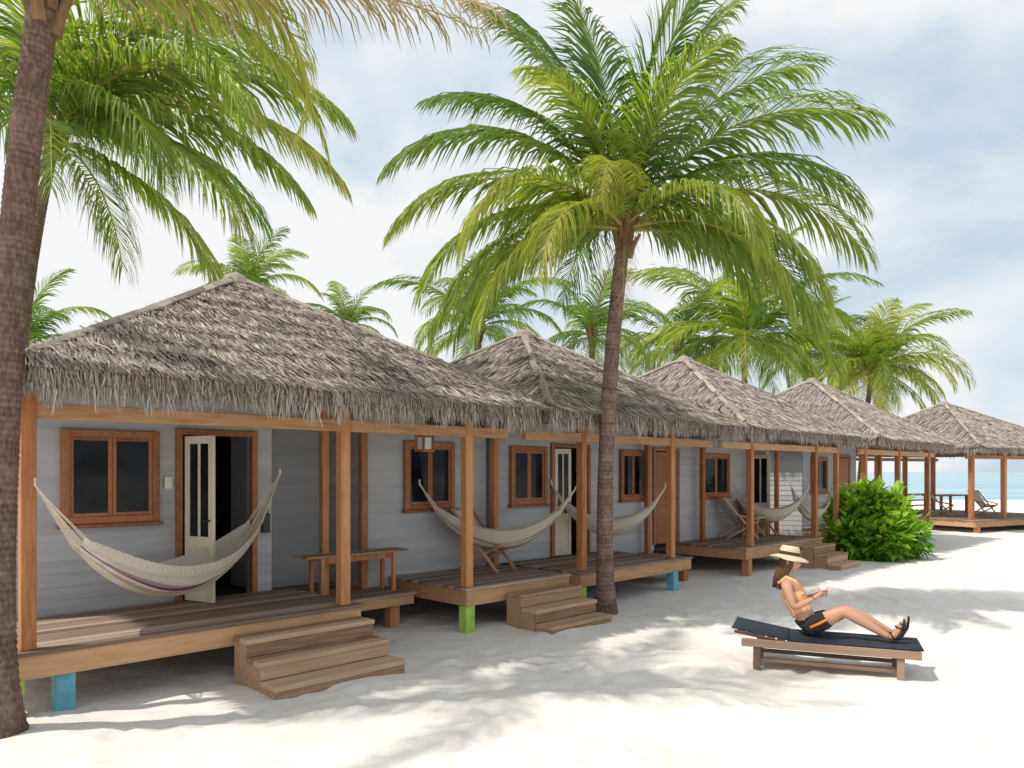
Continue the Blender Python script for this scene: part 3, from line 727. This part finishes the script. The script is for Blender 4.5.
m=MB(); m.tube([hm@Vector((-.57,-.295,.028)),hm@Vector((-.57,.295,.028))],.009,6,.5); m.build('piping',M['piping'],cb,True)

# ------------------------------------------------------------------ person
def skin(nodes,edges,lvl=2):
    me=bpy.data.meshes.new('tmp'); me.from_pydata([n[0] for n in nodes],edges,[]); ob=bpy.data.objects.new('tmp',me); COL.objects.link(ob)
    ob.modifiers.new('s','SKIN')
    for i,n in enumerate(nodes):
        r=n[1]; me.skin_vertices[0].data[i].radius=(r,r)
        me.skin_vertices[0].data[i].use_root=(i==0)
    ob.modifiers['s'].use_smooth_shade=True
    sb=ob.modifiers.new('u','SUBSURF'); sb.levels=lvl; sb.render_levels=lvl
    dg=bpy.context.evaluated_depsgraph_get(); ev=ob.evaluated_get(dg); m2=bpy.data.meshes.new_from_object(ev)
    v=[tuple(x.co) for x in m2.vertices]; f=[tuple(p.vertices) for p in m2.polygons]
    bpy.data.objects.remove(ob); bpy.data.meshes.remove(me); bpy.data.meshes.remove(m2)
    return v,f
pr=thing('person','person in straw hat, peach top and dark shorts sitting on the sun lounger','person',LP,LR)
body=MB()
N=[((-.14,0,.455),.130),((-.195,0,.575),.108),((-.27,0,.72),.122),((-.325,0,.85),.100),((-.35,0,.925),.053),((-.345,0,.985),.048),((-.325,0,1.05),.056),
   ((-.345,-.160,.865),.055),((-.265,-.22,.64),.042),((-.075,-.125,.735),.029),
   ((-.335,.160,.865),.055),((-.235,.215,.645),.042),((-.06,.115,.735),.029),
   ((-.09,-.10,.445),.100),((.055,-.12,.532),.090),((.205,-.125,.630),.064),((.36,-.122,.548),.062),((.575,-.115,.420),.038),((.640,-.115,.385),.036),
   ((-.09,.10,.445),.100),((.085,.105,.515),.090),((.255,.105,.598),.064),((.412,.105,.528),.062),((.635,.10,.412),.038),((.700,.10,.382),.036)]
E=[(0,1),(1,2),(2,3),(3,4),(4,5),(5,6),(3,7),(7,8),(8,9),(3,10),(10,11),(11,12),(0,13),(13,14),(14,15),(15,16),(16,17),(17,18),(0,19),(19,20),(20,21),(21,22),(22,23),(23,24)]
v,f=skin(N,E,2); body.add(v,f,.5)
FT=((-1,.640,.385,-.115),(1,.700,.382,.10))
for s,ax,az_,y in FT:
    v,f=skin([((ax-.02,y,az_),.034),((ax+.035,y,az_+.02),.036),((ax+.075,y-.01,az_+.09),.032),((ax+.085,y-.012,az_+.15),.024)],[(0,1),(1,2),(2,3)],2); body.add(v,f,.5)
    for k in range(5):
        yy=y+(k-2)*.016
        v,f=skin([((ax+.08,yy,az_+.145),.010),((ax+.088,yy,az_+.178-.004*abs(k-1)),.009)],[(0,1)],1); body.add(v,f,.5)
CX,CZ=.015,.79; CR=.034
for s in (-1,1):
    w=N[9][0] if s<0 else N[12][0]
    pal=(CX-.025,s*(CR+.022),CZ-.01 if s<0 else CZ-.02)
    v,f=skin([(w,.027),((w[0]*.55+pal[0]*.45,w[1]*.55+pal[1]*.45,w[2]*.55+pal[2]*.45),.027),(pal,.024),((pal[0]+.02,pal[1],pal[2]),.018)],[(0,1),(1,2),(2,3)],2); body.add(v,f,.5)
    for k in range(4):
        z=pal[2]+.030-.019*k; le=[.92,1.0,.95,.8][k]; rr_=CR+.009
        pts=[]
        for q in (0,.34,.67,1.0):
            th=R(-105)+R(105)*q*le if s<0 else R(105)-R(105)*q*le
            pts.append((CX+rr_*math.cos(th),rr_*math.sin(th),z+.004*q*(1 if s<0 else -1)))
        pts=[(pal[0]+.012,pal[1]-s*.004,z)]+pts
        v,f=skin([(p,r) for p,r in zip(pts,(.010,.0095,.009,.0085,.007))],[(i,i+1) for i in range(4)],1); body.add(v,f,.5)
    th=[(pal[0]-.012,pal[1]-s*.002,pal[2]+.012),(CX-CR-.012,s*.026,pal[2]+.034),(CX-CR-.009,s*.004,pal[2]+.048)]
    v,f=skin([(th[0],.012),(th[1],.010),(th[2],.008)],[(0,1),(1,2)],1); body.add(v,f,.5)
hc=Vector((-.315,0,1.095)); hm2=Matrix.Translation(hc)@Matrix.Rotation(R(8),4,'Y')
vs=[];fs=[]; nu,nv=36,26
for j in range(nv+1):
    ph=math.pi*j/nv
    for i in range(nu):
        th=2*math.pi*i/nu
        x=math.sin(ph)*math.cos(th)*.096; y=math.sin(ph)*math.sin(th)*.074; z=math.cos(ph)*.116
        if z<0:
            k=-z/.116; y*=1-.30*k; x=x*(1-.12*k)+ .012*k
            if x<0: x*=1-.25*k
        if x>0.03:
            x+=.024*math.exp(-((y/.013)**2+((z+.018)/.022)**2))+.008*math.exp(-((y/.010)**2+((z-.005)/.03)**2))
            for sg in (-1,1): x-=.009*math.exp(-(((y-sg*.030)/.014)**2+((z-.010)/.012)**2))
            x+=.006*math.exp(-((y/.02)**2+((z+.058)/.010)**2))+.007*math.exp(-((y/.025)**2+((z+.098)/.018)**2))
        vs.append(hm2@Vector((x,y,z)))
for j in range(nv):
    for i in range(nu):
        a=j*nu+i; b_=j*nu+(i+1)%nu; fs.append((a,a+nu,b_+nu,b_))
body.add(vs,fs,.5)
for sg in (-1,1):
    pts=[(-.01,sg*.074,.012),(-.018,sg*.083,.0),(-.012,sg*.080,-.022)]
    body.tube([hm2@Vector(p) for p in pts],[.012,.016,.009],8,.5)
body.build('body',M['skin'],pr,True)
for sg in (-1,1):
    m=MB(); c=hm2@Vector((.080,sg*.030,.010)); m.lathe([(0,-.007),(.006,-.005),(.010,0),(.006,.005),(0,.007)],8,.5,Matrix.Translation(c)@Matrix.Scale(.8,4)); m.build('eye',M['eye'],pr,True)
    m=MB(); m.tube([hm2@Vector((.089,sg*.014,.028)),hm2@Vector((.088,sg*.030,.033)),hm2@Vector((.078,sg*.046,.028))],.0035,5,.5); m.build('eyebrow',M['hair'],pr,True)
m=MB(); m.tube([hm2@Vector((.082,-.020,-.058)),hm2@Vector((.0945,-.006,-.055)),hm2@Vector((.0945,.006,-.055)),hm2@Vector((.082,.020,-.058))],[.003,.0055,.0055,.003],6,.5); m.build('lips',M['lips'],pr,True)
m=MB(); rr=random.Random(3)
for k in range(110):
    a=R(rr.uniform(68,292)); top=Vector((math.cos(a)*.085-.006,math.sin(a)*.070,.055+.03*rr.random()))
    md=Vector((math.cos(a)*.096-.006,math.sin(a)*.080,-.04)); ln=rr.uniform(.14,.27)
    en=Vector((math.cos(a)*.074-.050,math.sin(a)*.078,-.06-ln*.55)); e2=en+Vector((-.012,rr.gauss(0,.010),-ln*.40))
    m.tube([hm2@top,hm2@md,hm2@en,hm2@e2],[.012,.014,.011,.004],5,rr.random())
m.build('hair',M['hair'],pr,True)
# clothes
v,f=skin([((-.170,0,.53),.130),((-.198,0,.58),.122),((-.235,0,.655),.126),((-.275,0,.735),.140),((-.312,0,.825),.126)],[(0,1),(1,2),(2,3),(3,4)],2)
m=MB(); m.add(v,f,.5)
for s in (-1,1):
    v,f=skin([((-.19,s*.056,.735),.062),((-.225,s*.054,.775),.056)],[(0,1)],2); m.add(v,f,.5)
    m.tube([(-.205,s*.070,.81),(-.26,s*.088,.905),(-.345,s*.088,.938),(-.425,s*.072,.87)],.020,8,.5)
m.build('top',M['coral'],pr,True)
v,f=skin([((-.155,0,.505),.132),((-.14,0,.46),.140),((-.09,-.10,.447),.112),((.025,-.116,.513),.104),((.07,-.12,.545),.102),((-.09,.10,.447),.112),((.045,.104,.493),.104),((.095,.105,.522),.102)],[(0,1),(1,2),(2,3),(3,4),(1,5),(5,6),(6,7)],2)
m=MB(); m.add(v,f,.5); sh=m.build('shorts',M['shorts'],pr,True)
for y,zz,xx in ((-.222,.490,-.02),(.21,.475,-.01)):
    m=MB(); m.tube([(xx-.09,y*.98,zz-.040),(xx,y,zz+.01),(xx+.085,y,zz+.063)],.014,6,.5); m.build('side_stripe',M['orange'],sh,True)
for s,ax,az_,y in FT:
    m=MB()
    pts=[(ax-.005,az_-.025),(ax+.055,az_-.012),(ax+.108,az_+.08),(ax+.118,az_+.19)]
    for i in range(3):
        (x0,z0),(x1,z1)=pts[i],pts[i+1]; d=Vector((x1-x0,0,z1-z0)).normalized(); nn=Vector((d.z,0,-d.x))*.016; w=.038
        c=[Vector((x0,y-w,z0)),Vector((x0,y+w,z0)),Vector((x1,y+w,z1)),Vector((x1,y-w,z1))]; c+= [q+nn for q in c]
        m.add(c,[(0,3,2,1),(4,5,6,7),(0,1,5,4),(1,2,6,5),(2,3,7,6),(3,0,4,7)],.5)
    m.tube([(ax+.10,y-.038,az_+.10),(ax+.055,y-.030,az_+.115),(ax+.045,y,az_+.12),(ax+.055,y+.030,az_+.115),(ax+.10,y+.038,az_+.10)],.009,6,.5)
    m.tube([(ax+.03,y-.036,az_),(ax+.0,y-.034,az_+.045),(ax+.005,y,az_+.055),(ax+.0,y+.034,az_+.045),(ax+.03,y+.036,az_)],.008,6,.5)
    m.build('sandal',M['shorts'],pr,True)
ht=Matrix.Translation(hm2@Vector((-.012,0,.055)))@Matrix.Rotation(R(8),4,'Y')@Matrix.Rotation(R(-6),4,'X')
m=MB(); vs=[];fs=[]; n=40
prof=[(.200,-.030),(.17,-.014),(.135,.002),(.108,.012),(.104,.05),(.097,.088),(.080,.112),(.045,.112),(0.001,.104)]
for r,z in prof:
    for k in range(n):
        a=2*math.pi*k/n; wv=(.014*math.sin(2*a+.6)+.006*math.sin(5*a))*max(0,(r-.11)/.11)
        vs.append(ht@Vector((r*math.cos(a),r*math.sin(a)*.94,z+wv)))
for i in range(len(prof)-1):
    for k in range(n):
        a=i*n+k;b_=i*n+(k+1)%n; fs.append((a,b_,b_+n,a+n))
m.add(vs,fs,.5); hat=m.build('hat',M['straw'],pr,True); so=hat.modifiers.new('thick','SOLIDIFY'); so.thickness=.005
m=MB(); m.lathe([(.111,.013),(.110,.040),(.106,.048)],32,.5,ht@Matrix.Scale(.95,4,(0,1,0))); m.build('hat_band',M['band'],hat,True)
cp=Matrix.Translation(LP)@Matrix.Rotation(LR,4,'Z')@Vector((CX,0,CZ-.055))
t=thing('cup','small white cup held in the hands of the seated person','cup',cp,LR)
m=MB(); m.lathe([(0,0),(.026,0),(.030,.03),(.0335,.085),(.0345,.112),(.031,.112),(.030,.09),(0,.088)],20); m.build('vessel',M['cup'],t,True)
m=MB(); m.tube([(.0,.005,.09),(.015,.0,.16)],.0035,6,.5); m.build('straw',M['coral'],t)

# ------------------------------------------------------------------ light, sky, camera
el=R(57); to_sun=Vector((-.93,-.37,0)).normalized()*math.cos(el)+Vector((0,0,math.sin(el)))
sl=bpy.data.lights.new('sun','SUN'); sl.energy=3.6; sl.angle=R(.9); sl.color=(1,.95,.865)
so=bpy.data.objects.new('sun',sl); COL.objects.link(so); so.rotation_euler=(-to_sun).to_track_quat('-Z','Y').to_euler(); so.location=(-20,-8,30)
wd=bpy.data.worlds.new('World'); scene.world=wd; wd.use_nodes=True; nt=wd.node_tree
bg=nt.nodes['Background']; sk=nt.nodes.new('ShaderNodeTexSky'); sk.sky_type='NISHITA'; sk.sun_disc=False
sk.sun_elevation=el; sk.sun_rotation=math.atan2(to_sun.x,to_sun.y); sk.air_density=1.0; sk.dust_density=1.0; sk.ozone_density=1.2
hz=nt.nodes.new('ShaderNodeMix'); hz.data_type='RGBA'; hz.inputs[0].default_value=.82
nt.links.new(sk.outputs[0],hz.inputs[6]); hz.inputs[7].default_value=(5.9,7.5,9.1,1)
tc=nt.nodes.new('ShaderNodeTexCoord'); mp=nt.nodes.new('ShaderNodeMapping'); mp.inputs['Scale'].default_value=(1,1,2.0); mp.inputs['Location'].default_value=(.35,.2,.1)
nt.links.new(tc.outputs['Generated'],mp.inputs['Vector'])
nz=nt.nodes.new('ShaderNodeTexNoise'); nz.inputs['Scale'].default_value=2.7; nz.inputs['Detail'].default_value=8; nz.inputs['Roughness'].default_value=.52; nz.inputs['Distortion'].default_value=.35
nt.links.new(mp.outputs[0],nz.inputs['Vector'])
sp=nt.nodes.new('ShaderNodeSeparateXYZ'); nt.links.new(tc.outputs['Generated'],sp.inputs[0])
ma=nt.nodes.new('ShaderNodeMath'); ma.operation='MULTIPLY_ADD'; ma.inputs[1].default_value=-.19; ma.inputs[2].default_value=.06
nt.links.new(sp.outputs[0],ma.inputs[0])
ad=nt.nodes.new('ShaderNodeMath'); ad.operation='ADD'; nt.links.new(nz.outputs[0],ad.inputs[0]); nt.links.new(ma.outputs[0],ad.inputs[1])
rp=ramp(nt,[(.38,(.10,.10,.10)),(.60,(1,1,1))]); nt.links.new(ad.outputs[0],rp.inputs[0])
mx=nt.nodes.new('ShaderNodeMix'); mx.data_type='RGBA'; nt.links.new(rp.outputs[0],mx.inputs[0])
nt.links.new(hz.outputs[2],mx.inputs[6]); mx.inputs[7].default_value=(9.5,9.6,9.7,1)
nt.links.new(mx.outputs[2],bg.inputs['Color']); bg.inputs['Strength'].default_value=.098
cam=bpy.data.cameras.new('camera'); co=bpy.data.objects.new('camera',cam); COL.objects.link(co)
cam.sensor_width=36; cam.lens=F/1024*36; cam.shift_y=88/1024; cam.clip_end=20000; cam.clip_start=.05
co.location=(0,0,CH); co.rotation_euler=(R(90),0,0); scene.camera=co
scene.view_settings.view_transform='Standard'; scene.view_settings.look='None'; scene.view_settings.exposure=0
